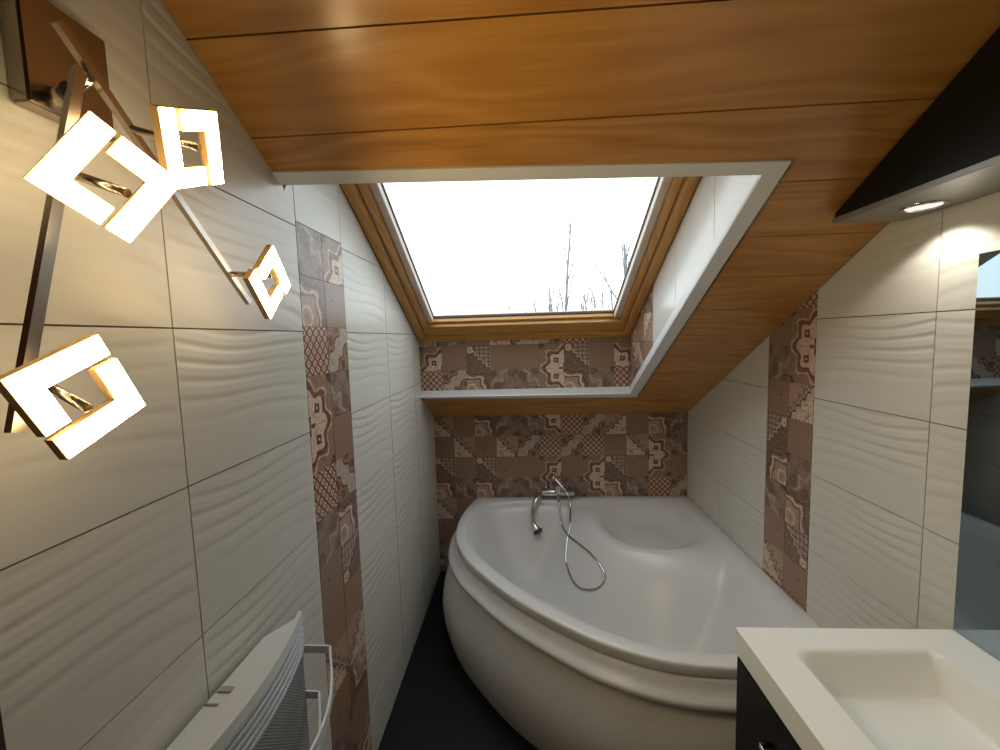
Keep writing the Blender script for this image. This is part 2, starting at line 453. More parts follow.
# right wall
TR_ = lambda y: ceil(y)-0.001
for a, b_ in [(-1.0,-0.637),(-0.637,-0.179),(-0.179,0.2795),(0.2795,0.738),(0.738,1.197),(1.197,1.658),(1.962,2.4205),(2.4205,YB)]:
    for z0, z1 in rows:
        tile('x', XR, a, b_, z0, z1, TR_, [YF], 'tile', wall_right, GD, wave=(a, z0))
LAY_R = [('K0','T0'),('P0','M0'),('S0','M3'),('P0','L0'),('F0','K0'),('O0','S0'),('S1','O1'),('P0','F1'),('L1','P0'),('T0','F0'),('M0','S1'),('P0','L2'),('K0','B0')]
LAY_R = [(b_, a) for a, b_ in LAY_R]
strip('x', XR, 1.6595, TR_, [YF], wall_right, GD, 1.916, LAY_R)
# back wall: every patchwork tile
rowsB = ['L0 P0 O0 S3 S2 M2 T0 B0 L1 P0 O0 S3',
         'P0 L0 P1 L0 B0 T0 B0 T0 P2 L0 M0 S0',
         'F0 P0 F0 P1 K0 M1 K0 M1 F0 P0 M3 P1',
         'O0 S0 O0 S3 S2 M2 S0 M2 O0 S0 T0 B0',
         'L0 P0 K0 L1 P0 B0 T0 P0 S0 L0 P0 K0',
         'P0 O1 L0 P0 S1 M0 P0 F0 T0 O2 S0 P0',
         'S0 K0 P0 T0 M1 P0 L0 P0 B0 K0 P0 F0',
         'F0 L0 M0 P0 O0 T0 S0 P0 L0 P0 B0 K0']
TB = lambda x: 1.141
for k, row in enumerate(rowsB):
    z1 = 1.148-0.15*k; z0 = max(z1-0.15, 0.0)
    for j, cell in enumerate(row.split()):
        a = -0.656+0.15*j; lo, hi = max(a, XL), min(a+0.15, XR)
        p = clip_cell(lo+JT*0.5, hi-JT*0.5, z0+JT*0.5, z1-JT*0.5, TB, [])
        if p:
            uv = [rotuv((q-a)/0.15, (s-(z1-0.15))/0.15, int(cell[1])) for q, s in p]
            uvmesh('tile', [(q, YB, s) for q, s in p], uv, LET[cell[0]], wall_back, (0,GD,0))

# ------------------------------------------------------------------ skylight shaft
wsb = tag(box('wall_shaft_bottom', (XL-0.003,YS1+GD,ceil(YS1)-0.005), (XS+0.06,YS1+0.075,ceil(YS1)+ROOF+0.07), 'grout'), kind='structure')
rowsS = ['O0 S1 K0 L0 L1 B0 T0 K0 P0', 'M1 K0 F0 K1 K0 M1 F0 K0 M0', 'T0 B0 O0 S3 S2 M2 O0 S0 T0']
for k, row in enumerate(rowsS):
    z1 = 1.791-0.15*k; z0 = z1-0.15
    for j, cell in enumerate(row.split()):
        a = -0.656+0.15*j; lo, hi = max(a, XL), min(a+0.15, XS)
        p = clip_cell(lo+JT*0.5, hi-JT*0.5, max(z0, ceil(YS1))+JT*0.5, z1-JT*0.5, lambda x: ceil(YS1)+ROOF+0.01, [])
        if p:
            uv = [rotuv((q-a)/0.15, (s-z0)/0.15, int(cell[1])) for q, s in p]
            uvmesh('tile', [(q, YS1, s) for q, s in p], uv, LET[cell[0]], wsb, (0,GD,0))
bm = bmesh.new()
prism(bm, [(XS+GD,YS0-0.05,ceil(YS0-0.05)),(XS+GD,YS1+0.02,ceil(YS1+0.02)),(XS+GD,YS1+0.02,ceil(YS1+0.02)+ROOF+0.08),(XS+GD,YW0-0.05,ceil(YW0-0.05)+ROOF+0.08)], (0.06,0,0))
wsr = tag(from_bm('wall_shaft_right', bm, 'grout'), kind='structure')
def shaft_cell(a, b_, z0, z1, mat, uvf):
    lowf = lambda y: ceil(y)
    # clip below the ceiling line by a mirrored clip
    p = clip_cell(a+JT, b_-JT, z0+JT, z1-JT, lambda y: TL(y), BR)
    if not p: return
    q = []
    n = len(p)
    for i in range(n):                       # keep the part above the board line
        A, B = p[i], p[(i+1)%n]; fa, fb = A[1]-lowf(A[0]), B[1]-lowf(B[0])
        if fa >= 0: q.append(A)
        if fa*fb < 0:
            t = fa/(fa-fb); q.append((A[0]+(B[0]-A[0])*t, A[1]+(B[1]-A[1])*t))
    q2 = []
    for pt in q:
        if not q2 or abs(pt[0]-q2[-1][0])+abs(pt[1]-q2[-1][1]) > 1e-4: q2.append(pt)
    if len(q2) > 2 and abs(q2[0][0]-q2[-1][0])+abs(q2[0][1]-q2[-1][1]) < 1e-4: q2.pop()
    if len(q2) < 3: return
    uvmesh('tile', [(XS, s, t) for s, t in q2], [uvf(s, t) for s, t in q2], mat, wsr, (GD,0,0))
for a, b_ in [(1.17,1.46),(1.46,1.81),(1.81,2.117)]:
    z0 = 1.30; shaft_cell(a, b_, z0, 2.60, 'smooth', lambda s, t: (t-z0, s-a))
LAYS = ['PLSO','KBMT','LPOF','SMKB','TOPL']
for j in range(3):
    for k in range(5):
        a = 2.117+0.15*j; z0 = 1.341+0.15*k; ch = LAYS[k][j]
        shaft_cell(a, min(a+0.15, YS1), z0, z0+0.15, LET[ch], lambda s, t: rotuv((s-a)/0.15, (t-z0)/0.15, j+k))
bm = bmesh.new()
prism(bm, [(XL-0.003,YS0-0.04,ceil(YS0-0.04)-0.0),(XL-0.003,YW0,ceil(YW0)+ROOF),(XL-0.003,YW0-0.02,ceil(YW0)+ROOF+0.12),(XL-0.003,YS0-0.08,ceil(YS0)+0.05)], (XS+0.06-XL,0,0))
tag(from_bm('wall_shaft_top', bm, 'trim'), kind='structure')

# white edging around the opening
def sp3(x, y, n): return slope_pt(x, y, n)
trim = empty('trim_1', (0, 1.8, 1.75)); tag(trim, kind='structure')
O = [(XL,1.105),(0.687,1.147),(0.687,2.604),(XL,2.560)]
I = [(XL,1.140),(XS-0.004,1.180),(XS-0.004,2.552),(XL,2.538)]
def quad_board(name, a, b, c, d, n0, n1):
    bm = bmesh.new(); prism(bm, [sp3(*a,n0),sp3(*b,n0),sp3(*c,n0),sp3(*d,n0)], (0,(n1-n0)*SA,(n1-n0)*CA)); return from_bm(name, bm, 'trim', trim)
quad_board('edging_board', O[0],O[1],I[1],I[0],-0.007,-0.0005)
quad_board('edging_board', O[1],O[2],I[2],I[1],-0.007,-0.0005)
quad_board('edging_board', O[2],O[3],I[3],I[2],-0.007,-0.0005)
bm = bmesh.new(); bx(bm, (XL+0.001,YS1-0.014,ceil(YS1)+0.004), (XS-0.001,YS1-0.001,1.368)); from_bm('edging_return', bm, 'trim', trim)
bm = bmesh.new()
ya, yb2 = 1.19, YS1-0.016
prism(bm, [(XS-0.004,ya,ceil(ya)-0.004),(XS-0.004,yb2,ceil(yb2)-0.004),(XS-0.004,yb2,ceil(yb2)+0.040),(XS-0.004,ya,ceil(ya)+0.040)], (0.0032,0,0)); from_bm('edging_return', bm, 'trim', trim)

# ------------------------------------------------------------------ roof window
win = empty('window_1', (0, 2.0, 2.0)); tag(win, kind='structure')
NF = ROOF*CA                                                   # normal offset of the frame's underside
def rp(x, dd, n): # dd = distance up-slope from the lower end of the frame
    yy = YS1 - NF*SA + 0.0 - dd*CA
    return slope_pt(x, yy, NF+n)
LEN = (YS1-YW0)/CA
def member(name, x0, x1, d0, d1, n0, n1, mat, along, parent=win):
    bm = bmesh.new(); uvl = bm.loops.layers.uv.new('UVMap')
    vs_ = [bm.verts.new(rp(x,dd,n)) for n in (n0,n1) for x,dd in ((x0,d0),(x1,d0),(x1,d1),(x0,d1))]
    for f in ((0,1,2,3),(7,6,5,4),(0,4,5,1),(1,5,6,2),(2,6,7,3),(3,7,4,0)):
        fc = bm.faces.new([vs_[i] for i in f])
        for l in fc.loops:
            w = l.vert.co; dd = (YS1-w.y)
            l[uvl].uv = (w.x, dd+w.z) if along == 'x' else (dd, w.x+w.z*0.3)
    bmesh.ops.bevel(bm, geom=bm.edges[:], offset=0.003, segments=1, affect='EDGES')
    return from_bm(name, bm, mat, parent)
xa, xb = XL+0.001, XS-0.001
member('frame_rail', xa, xb, 0.0, 0.055, 0.0, 0.10, 'frame', 'x')
member('frame_rail', xa, xb, LEN-0.05, LEN, 0.0, 0.10, 'frame', 'x')
FL, FR, SLW, SRW = 0.048, 0.046, 0.036, 0.034
member('frame_stile', xa, xa+FL, 0.055, LEN-0.05, 0.0, 0.10, 'frame', 'y')
member('frame_stile', xb-FR, xb, 0.055, LEN-0.05, 0.0, 0.10, 'frame', 'y')
sx0, sx1, sd0, sd1 = xa+FL+0.004, xb-FR-0.004, 0.060, LEN-0.055
member('sash_rail', sx0, sx1, sd0, sd0+0.095, 0.016, 0.10, 'frame', 'x')
member('sash_rail', sx0, sx1, sd1-0.075, sd1, 0.016, 0.10, 'frame', 'x')
member('sash_stile', sx0, sx0+SLW, sd0+0.095, sd1-0.075, 0.016, 0.10, 'frame', 'y')
member('sash_stile', sx1-SRW, sx1, sd0+0.095, sd1-0.075, 0.016, 0.10, 'frame', 'y')
gx0, gx1, gd0, gd1 = sx0+SLW, sx1-SRW, sd0+0.095, sd1-0.075
member('glazing_seal', gx0, gx1, gd0, gd0+0.018, 0.040, 0.085, 'frame', 'x')
member('glazing_seal', gx0, gx0+0.034, gd0+0.018, gd1, 0.030, 0.085, 'lip', 'y')
member('glazing_seal', gx1-0.034, gx1, gd0+0.018, gd1, 0.030, 0.085, 'lip', 'y')
member('spacer_bar', gx0+0.034, gx1-0.034, gd0+0.018, gd0+0.023, 0.062, 0.080, 'rubber', 'x')
member('spacer_bar', gx0+0.034, gx0+0.0375, gd0+0.023, gd1, 0.062, 0.080, 'rubber', 'y')
member('spacer_bar', gx1-0.0375, gx1-0.034, gd0+0.023, gd1, 0.062, 0.080, 'rubber', 'y')
bm = bmesh.new(); bm.faces.new([bm.verts.new(rp(x,dd,0.070)) for x,dd in ((gx0,gd0),(gx1,gd0),(gx1,gd1),(gx0,gd1))]); from_bm('pane', bm, 'glass', win)

# ------------------------------------------------------------------ door casing at the near end of the left wall
tag(box('trim_2', (XL,0.30,0.0), (XL+0.016,0.427,2.06), 'casing', None, 0.003), kind='structure')

# ------------------------------------------------------------------ bath tub
ZRIM = 0.558
half = [(1.458,0.0),(1.500,0.14),(1.524,0.28),(1.535,0.43),(1.512,0.63),(1.432,0.83),(1.313,1.00),(1.168,1.168)]
half = [Vector((a,b,0)) for a,b in half]
curve = catmull(half + [Vector((p.y,p.x,0)) for p in half[-2::-1]], 8)
outer = [Vector((0,0,0))] + [Vector((1.458*t,0,0)) for t in (0.25,0.5,0.75)] + curve + [Vector((0,1.458*t,0)) for t in (0.75,0.5,0.25)]
inh = [(0.125,0.085),(0.40,0.075),(0.80,0.075),(1.20,0.085),(1.36,0.13),(1.425,0.24),(1.462,0.42),(1.445,0.61),(1.370,0.79),(1.258,0.95),(1.115,1.115)]
inh = [Vector((a,b,0)) for a,b in inh]
inner = catmull([Vector((0.105,0.105,0))]+inh[0:] + [Vector((p.y,p.x,0)) for p in inh[-2::-1]], 8, True)
CT = Vector((0.80,0.80,0))
def polar(poly, phi):
    d = Vector((math.cos(phi), math.sin(phi))); best = 0
    n = len(poly)
    for i in range(n):
        a = poly[i]-CT; b = poly[(i+1)%n]-CT
        ex, ey = b.x-a.x, b.y-a.y
        det = d.x*(-ey)+ex*d.y
        if abs(det) < 1e-12: continue
        t = (a.x*(-ey)+ex*a.y)/det; s = (d.x*a.y-d.y*a.x)/det
        if t > 0 and -1e-6 <= s <= 1+1e-6: best = max(best, t)
    return best
phis = sorted({math.atan2(p.y-0.8,p.x-0.8) for p in outer} | {math.radians(a) for a in range(-180,180,4)})
ph = [phis[0]]
for a in phis[1:]:
    if a-ph[-1] > 0.006: ph.append(a)
NPH = len(ph)
RO = [polar(outer, a) for a in ph]; RI = [polar(inner, a) for a in ph]
def sst(x): x = min(max(x,0),1); return x*x*(3-2*x)
DEPTH = 0.40
def tub_surface(u, w, t):
    """height of the inside surface; t = 1 at inner edge, 0 at centre"""
    s = 1-t
    prof = sst(s/0.42)**0.85
    zb = ZRIM - 0.012 - DEPTH*prof
    rho = math.hypot(u, w)                        # moulded seat: a shallow bowl in the corner
    db = math.hypot(u-0.36, w-0.36)/0.345
    bowl = sst((1.0-db)/0.55) if db < 1 else 0.0
    zs = ZRIM - 0.012 - 0.012*sst(s/0.10) - 0.095*bowl - 0.52*sst((rho-0.76)/0.52)
    k = 0.020
    hh = max(k-abs(zb-zs),0)/k
    return max(zb, zs) + hh*hh*k*0.25
bm = bmesh.new(); rings = []
def W(u, w, z): return (XR-u, YB-w, z)
wallgap = 0.001
def addring(rad, zf):
    r = []
    for i, a in enumerate(ph):
        R = rad(i); u = CT.x+math.cos(a)*R; w = CT.y+math.sin(a)*R
        u = max(u, wallgap); w = max(w, wallgap)
        r.append(bm.verts.new(W(u, w, zf(i, u, w))))
    rings.append(r)
addring(lambda i: RO[i]-0.020, lambda i,u,w: ZRIM-0.046)
addring(lambda i: RO[i]-0.003, lambda i,u,w: ZRIM-0.044)
addring(lambda i: RO[i], lambda i,u,w: ZRIM-0.038)
addring(lambda i: RO[i], lambda i,u,w: ZRIM-0.010)
addring(lambda i: RO[i]-0.003, lambda i,u,w: ZRIM-0.003)
addring(lambda i: RO[i]-0.010, lambda i,u,w: ZRIM)
addring(lambda i: RI[i]+0.010, lambda i,u,w: ZRIM)
addring(lambda i: RI[i]+0.004, lambda i,u,w: ZRIM-0.004)
NR = 40
for k in range(NR):
    t = 1-k/NR
    addring(lambda i: RI[i]*t, lambda i,u,w: tub_surface(u,w,t))
for a, b_ in zip(rings, rings[1:]):
    for i in range(NPH): bm.faces.new((a[i], a[(i+1)%NPH], b_[(i+1)%NPH], b_[i]))
cv = bm.verts.new(W(CT.x, CT.y, tub_surface(CT.x,CT.y,0)))
for i in range(NPH): bm.faces.new((rings[-1][i], rings[-1][(i+1)%NPH], cv))
tub = empty('corner_bathtub', (0.35, 2.1, 0.0))
tag(tub, 'white corner bathtub with curved front apron under the skylight', 'bathtub')
shell = from_bm('tub_shell', bm, 'tub', tub, True)
# apron: swept profile along the curved front
cv3 = catmull(curve, 1)
def apron(prof, name):
    bm = bmesh.new(); R_ = []
    n = len(curve)
    for i, p in enumerate(curve):
        d = (curve[min(i+1,n-1)]-curve[max(i-1,0)]); nrm = Vector((d.y,-d.x,0)).normalized()
        if nrm.dot(p-CT) < 0: nrm = -nrm
        row = []
        for off, z in prof:
            q = p+nrm*off
            if i == 0: q.y = wallgap
            if i == n-1: q.x = wallgap
            row.append(bm.verts.new(W(max(q.x,wallgap), max(q.y,wallgap), z)))
        R_.append(row)
    for a, b_ in zip(R_, R_[1:]):
        for j in range(len(prof)-1): bm.faces.new((a[j], a[j+1], b_[j+1], b_[j]))
    return from_bm(name, bm, 'tub', tub, True)
apron([(-0.03,0.512),(-0.006,0.511),(0.004,0.500),(0.010,0.485),(0.026,0.466),(0.042,0.456),(0.047,0.446),(0.045,0.434),(0.036,0.424),(0.022,0.416),(0.014,0.410)], 'apron_ledge')
apron([(0.0,0.42),(0.014,0.409),(0.032,0.385),(0.058,0.32),(0.080,0.25),(0.090,0.18),(0.084,0.11),(0.066,0.04),(0.052,0.0)], 'apron')
def tub_z(x, y_):
    u, w = XR-x, YB-y_
    a = math.atan2(w-CT.y, u-CT.x); r = math.hypot(u-CT.x, w-CT.y)
    ri = polar(inner, a)
    return ZRIM if r >= ri else tub_surface(u, w, r/ri)
def onto_tub(px, py, lift):
    d = ray(px, py); t = 1.0
    while t < 3.2:
        p = CAM+d*t
        if p.y > YB-0.03: return Vector((p.x, YB-0.03, p.z))
        if p.z < tub_z(p.x, p.y)+lift: return p
        t += 0.004
    return CAM+d*t

# ------------------------------------------------------------------ bath mixer and hand shower
FX, FZ, FY = 0.212, 0.612, 2.825
mx = empty('bath_mixer_tap', (FX, YB, FZ)); tag(mx, 'chrome wall-mounted bath mixer tap with downturned spout', 'tap')
def cyl(name, p0, p1, r, mat, parent, seg=20, bev=0.0):
    bm = bmesh.new()
    p0, p1 = Vector(p0), Vector(p1); L_ = (p1-p0).length; d = (p1-p0).normalized()
    if bev: tube(bm, [p0, p0+d*bev, p1-d*bev, p1], [r-bev, r, r, r-bev], seg)
    else: tube(bm, [p0,p1], r, seg)
    o = from_bm(name, bm, mat, parent, False)
    for p in o.data.polygons: p.use_smooth = len(p.vertices) == 4
    return o
cyl('mixer_body', (FX-0.11,FY,FZ), (FX+0.11,FY,FZ), 0.025, 'chrome', mx, bev=0.004)
for s in (-0.075, 0.075):
    cyl('wall_inlet', (FX+s,YB-0.001,FZ), (FX+s,FY,FZ), 0.014, 'chrome', mx)
    cyl('escutcheon', (FX+s,YB-0.001,FZ), (FX+s,YB-0.014,FZ), 0.031, 'chrome', mx, bev=0.003)
cyl('cartridge_dome', (FX,FY-0.004,FZ+0.002), (FX,FY-0.010,FZ+0.052), 0.025, 'chrome', mx, bev=0.006)
bm = bmesh.new(); flatbar(bm, [(FX,FY-0.01,FZ+0.055),(FX,FY-0.04,FZ+0.066),(FX+0.002,FY-0.10,FZ+0.070)], 0.018, 0.008, Vector((1,0,0))); from_bm('lever', bm, 'chrome', mx)
cyl('hose_outlet', (FX,FY,FZ-0.018), (FX,FY,FZ-0.048), 0.011, 'chrome', mx, bev=0.002)
bm = bmesh.new()
sp = catmull([Vector(p) for p in ((FX-0.095,FY,FZ-0.004),(FX-0.130,FY-0.03,FZ-0.010),(FX-0.160,FY-0.07,FZ-0.045),(FX-0.176,FY-0.10,FZ-0.110),(FX-0.174,FY-0.12,FZ-0.165),(FX-0.150,FY-0.145,FZ-0.205))], 6)
tube(bm, sp, [0.013]*6+[0.017]*(len(sp)-12)+[0.018,0.020,0.022,0.024,0.027,0.030], 14)
sp_o = from_bm('spout', bm, 'chrome', mx, True)
e1, e0 = sp[-1], sp[-3]; dd = (e1-e0).normalized()
cyl('nozzle', e1-dd*0.004, e1+dd*0.014, 0.032, 'rubber', sp_o, bev=0.003)
hs = empty('hand_shower', (FX+0.04, FY, FZ)); tag(hs, 'chrome hand shower resting on the bath mixer with looping hose', 'shower')
bm = bmesh.new(); hp = catmull([Vector(p) for p in ((FX+0.045,FY-0.03,FZ+0.03),(FX+0.03,FY-0.028,FZ+0.045),(FX-0.01,FY+0.012,FZ+0.085),(FX-0.035,FY+0.02,FZ+0.105))], 5)
tube(bm, hp, [0.011,0.011,0.011,0.011,0.011,0.011,0.010,0.010,0.010,0.010,0.010,0.010,0.011,0.012,0.014,0.016], 12); from_bm('handle', bm, 'chrome', hs, True)
cyl('spray_head', Vector((FX-0.030,FY+0.020,FZ+0.098)), Vector((FX-0.048,FY+0.004,FZ+0.112)), 0.026, 'chrome', hs, bev=0.004)
hpx = [(562,525),(568,535),(580,545),(592,555),(602,568),(605,578),(600,587),(590,590),(578,587),(570,575),(566,560),(567,543),(570,525)]
hose = [Vector((FX,FY,FZ-0.046)), Vector((FX+0.002,FY-0.050,FZ-0.046)), Vector((FX+0.004,FY-0.085,FZ-0.085))] + [onto_tub(a,b_,0.008) for a,b_ in hpx] + [Vector((FX+0.074,FY-0.085,FZ-0.05)), Vector((FX+0.066,FY-0.065,FZ+0.0)), Vector((FX+0.045,FY-0.03,FZ+0.03))]
hc = catmull(hose, 8); bm = bmesh.new()
tube(bm, hc, [0.0062 if i % 2 else 0.0072 for i in range(len(hc))], 10); from_bm('hose', bm, 'chrome', hs, True)

# ------------------------------------------------------------------ vanity unit and counter
VY0, VY1, VX = 0.08, 1.082, 0.548
van = empty('vanity_cabinet', (0.83, 0.6, 0.0)); tag(van, 'black vanity cabinet below the white basin counter', 'cabinet')
box('body', (VX+0.018,VY0,0.10), (XR-0.001,VY1,0.79), 'black', van, 0.002)
for yy in (VY0, VY1-0.018): box('side_panel', (VX+0.018,yy,0.79), (XR-0.001,yy+0.018,0.8255), 'black', van)
box('plinth', (VX+0.07,VY0+0.02,0.0), (XR-0.001,VY1-0.02,0.10), 'black', van)
for a, b_ in ((VY0+0.002,0.578),(0.582,VY1-0.001)):
    dr = box('drawer_front', (VX,a,0.465), (VX+0.018,b_,0.822), 'black', van, 0.002)
    d2 = box('drawer_front', (VX,a,0.102), (VX+0.018,b_,0.461), 'black', van, 0.002)
    for dz, o_ in ((0.735, dr),(0.385, d2)):
        ym = (a+b_)/2
        bm = bmesh.new(); tube(bm, [(VX,ym-0.085,dz),(VX-0.026,ym-0.085,dz),(VX-0.028,ym-0.08,dz),(VX-0.028,ym+0.08,dz),(VX-0.026,ym+0.085,dz),(VX,ym+0.085,dz)], 0.005, 10)
        hd = from_bm('handle', bm, 'chrome', o_, True); hd.matrix_parent_inverse = Matrix.Identity(4)
ZC, CX0, CY0, CY1 = 0.893, 0.549, 0.06, 1.094
bx0, bx1, by0, by1 = 0.645, 0.982, 0.36, 1.018
def axis(a, b, marks, n):
    s = {round(a+(b-a)*i/n, 4) for i in range(n+1)}
    for m_, wd in marks:
        for k in range(9): s.add(round(m_+wd*k/8, 4))
    return sorted(v for v in s if a-1e-6 <= v <= b+1e-6)
ax = axis(CX0, XR-0.001, [(bx0,0.085),(bx1-0.022,0.022)], 40)
ay = axis(CY0, CY1, [(by1-0.050,0.050),(by0,0.05)], 60)
def basin(x, y_):
    fx = sst((x-bx0)/0.085)**0.8 if x > bx0 else 0
    gx = sst((bx1-x)/0.022)**0.8 if x < bx1 else 0
    fy = sst((by1-y_)/0.050)**0.8 if y_ < by1 else 0
    gy = sst((y_-by0)/0.05) if y_ > by0 else 0
    return 0.088*fx*gx*fy*gy
bm = bmesh.new(); gr = [[bm.verts.new((x,y_,ZC-basin(x,y_))) for y_ in ay] for x in ax]
for i in range(len(ax)-1):
    for j in range(len(ay)-1):
        f = bm.faces.new((gr[i][j],gr[i+1][j],gr[i+1][j+1],gr[i][j+1])); f.smooth = True
be = [e for e in bm.edges if e.is_boundary]
ret = bmesh.ops.extrude_edge_only(bm, edges=be)
for v_ in [g_ for g_ in ret['geom'] if isinstance(g_, bmesh.types.BMVert)]: v_.co.z = ZC-0.067
bx(bm, (CX0+0.001,CY0+0.001,ZC-0.0675), (XR-0.001,CY1-0.001,ZC-0.0665)) if False else None
me = bpy.data.meshes.new('basin_counter'); 
bmesh.ops.recalc_face_normals(bm, faces=bm.faces[:])
for e in bm.edges:
    if len(e.link_faces) == 2 and e.link_faces[0].normal.angle(e.link_faces[1].normal, 0) > 0.9: e.smooth = False
bm.to_mesh(me); bm.free()
co = empty('basin_counter', (0.83, 0.6, 0.826)); tag(co, 'white counter slab with moulded basin on the black cabinet', 'basin')
link('counter_top', me, 'counter', co).matrix_parent_inverse = Matrix.Translation(-co.location)
cyl('drain', (0.85,0.62,ZC-0.0885), (0.85,0.62,ZC-0.083), 0.032, 'chrome', co, bev=0.002)

# ------------------------------------------------------------------ mirror
mr = empty('wall_mirror', (XR, 0.6, ZC)); tag(mr, 'frameless rectangular wall mirror above the basin counter', 'mirror')
box('backing', (XR-0.0045,0.06,ZC+0.002), (XR-0.0005,1.095,1.853), 'mirror_edge', mr)
box('glass', (XR-0.0065,0.0615,ZC+0.003), (XR-0.0045,1.0935,1.8515), 'mirror', mr)

# ------------------------------------------------------------------ light canopy above the mirror
hood = empty('light_canopy', (1.0, 0.9, 1.99)); tag(hood, 'black light canopy with silver underside above the mirror', 'light')
HX, HY1, HY0, HZ = 0.908, 1.303, 0.05, 1.986
yk = (Z0-(HZ+0.52))/SL
bm = bmesh.new()
topg = 0.012
pr_ = [(HX,HY0,HZ+0.014),(HX,HY1,HZ+0.014),(HX,HY1,ceil(HY1)-topg),(HX,max(YF,HY0),ceil(YF)-topg),(HX,HY0,ceil(YF)-topg)]
prism(bm, pr_, (XR-0.001-HX,0,0)); from_bm('fascia', bm, 'black', hood)
box('underside', (HX-0.006,HY0,HZ), (XR-0.001,HY1+0.004,HZ+0.014), 'silver', hood, 0.002)
for yy in (1.156, 0.72, 0.28):  # far one in view; the two nearer are unseen, added to light the counter
    bm = bmesh.new(); sg = 32; rr_ = []
    for r_, z_ in ((0.047,HZ-0.0005),(0.047,HZ-0.004),(0.043,HZ-0.0055),(0.037,HZ-0.004),(0.036,HZ-0.0005)):
        rr_.append([bm.verts.new((1.020+r_*math.cos(2*math.pi*k/sg), yy+r_*math.sin(2*math.pi*k/sg), z_)) for k in range(sg)])
    for a, b_ in zip(rr_, rr_[1:]):
        for k in range(sg): bm.faces.new((a[k],a[(k+1)%sg],b_[(k+1)%sg],b_[k]))
    ringo = from_bm('downlight_ring', bm, 'chrome', hood, True)
    cyl('downlight_lens', (1.020,yy,HZ-0.0005), (1.020,yy,HZ-0.0022), 0.036, 'lens', ringo)
    ld = bpy.data.lights.new('downlight_beam', 'SPOT'); ld.energy = SPOT_W; ld.color = (1.0,0.95,0.84)
    ld.spot_size = math.radians(124); ld.spot_blend = 0.3; ld.shadow_soft_size = 0.02
    lo = bpy.data.objects.new('downlight_beam', ld); COL.objects.link(lo); lo.location = (1.020,yy,HZ-0.010)
    lo.parent = hood; lo.matrix_parent_inverse = Matrix.Translation(-hood.location)

# ------------------------------------------------------------------ wall lamp with four LED squares
lamp = empty('wall_lamp', (XL, 0.58, 2.07)); tag(lamp, 'chrome wall lamp with two crossed bars and four glowing square rings', 'lamp')
box('base_plate', (XL+0.0005,0.525,2.000), (XL+0.028,0.640,2.146), 'nickel', lamp, 0.003)
XBAR = -0.552
A0, A1 = Vector((XBAR,0.512,2.080)), Vector((XBAR,0.829,1.770))
B0, B1 = Vector((XBAR-0.004,0.536,2.040)), Vector((XBAR-0.004,0.420,1.597))
for p0, p1, w_ in ((A0,A1,0.011),(B0,B1,0.013)):
    bm = bmesh.new(); flatbar(bm, [p0,p1], w_, 0.009, Vector((0,1,0)) if p0 is B0 else Vector((0,0.7,0.7)))
    from_bm('bar', bm, 'nickel', lamp)
def on(p0, p1, t): return p0+(p1-p0)*t
ma, mb = on(A0,A1,0.13), on(B0,B1,0.07)
cyl('mount_stem', (XL+0.027,ma.y+0.012,ma.z-0.01), (XBAR-0.004,ma.y,ma.z), 0.007, 'chrome', lamp)
cyl('mount_stem', (XL+0.027,mb.y+0.028,mb.z+0.006), (XBAR-0.008,mb.y,mb.z), 0.012, 'nickel', lamp)
def rotvec(w):
    w = Vector(w); th = w.length; return Matrix.Rotation(th, 3, w.normalized()) if th > 1e-9 else Matrix.Identity(3)
BASE = Matrix(((0,0,1),(1,0,0),(0,1,0)))
S_, WID, TH = 0.100, 0.027, 0.011
def led_square(ctr, rv_, gap_axis, slip, bar):
    R3 = rotvec(rv_) @ BASE @ Matrix.Rotation(math.radians(45), 3, 'Z')    # local x,y along the sides
    ctr = Vector(ctr); h = S_/2
    def P(x, y_, z): return ctr + R3 @ Vector((x,y_,z))
    L1_ = [(-h,h),(-h,-h+WID+0.004),(-h+WID,-h+WID+0.004),(-h+WID,h-WID),(h,h-WID),(h,h)]
    Ls = [L1_, [(-x,-y_) for x,y_ in L1_]]
    if gap_axis: Ls = [[(-y_,x) for x,y_ in L_] for L_ in Ls]
    for i, L_ in enumerate(Ls):
        z0 = slip if i else 0.0
        bm = bmesh.new(); prism(bm, [P(x,y_,z0) for x,y_ in L_], tuple(R3 @ Vector((0,0,-TH))))
        body = from_bm('led_panel', bm, 'amber', lamp)
        cx = sum(p[0] for p in L_)/6; cy = sum(p[1] for p in L_)/6
        def inset(pts, d_):
            out = []; n = len(pts)
            for k in range(n):
                a, b_, c_ = Vector(pts[k-1]), Vector(pts[k]), Vector(pts[(k+1)%n])
                e1_, e2_ = (b_-a).normalized(), (c_-b_).normalized()
                s = 1 if sum(pts[q-1][0]*pts[q][1]-pts[q][0]*pts[q-1][1] for q in range(n)) > 0 else -1
                n1 = Vector((-e1_.y,e1_.x))*s; n2 = Vector((-e2_.y,e2_.x))*s
                out.append(b_+(n1+n2)*d_)
            return out
        bm = bmesh.new(); prism(bm, [P(x,y_,z0+0.0015) for x,y_ in inset(L_,0.0012)], tuple(R3 @ Vector((0,0,-0.0012))))
        df = from_bm('diffuser', bm, 'led', body); df.matrix_parent_inverse = Matrix.Identity(4)
        bm = bmesh.new(); prism(bm, [P(x,y_,z0-TH-0.0015) for x,y_ in inset(L_,0.003)], tuple(R3 @ Vector((0,0,0.0012))))
        df = from_bm('back_diffuser', bm, 'led_back', body); df.matrix_parent_inverse = Matrix.Identity(4)
    # round stem from the bar to the inner edge of the second panel
    cyl('stem', P(0,-h+WID+0.004,-0.004) if not gap_axis else P(h-WID-0.004,0,-0.004), bar, 0.0055, 'nickel', lamp, 12)
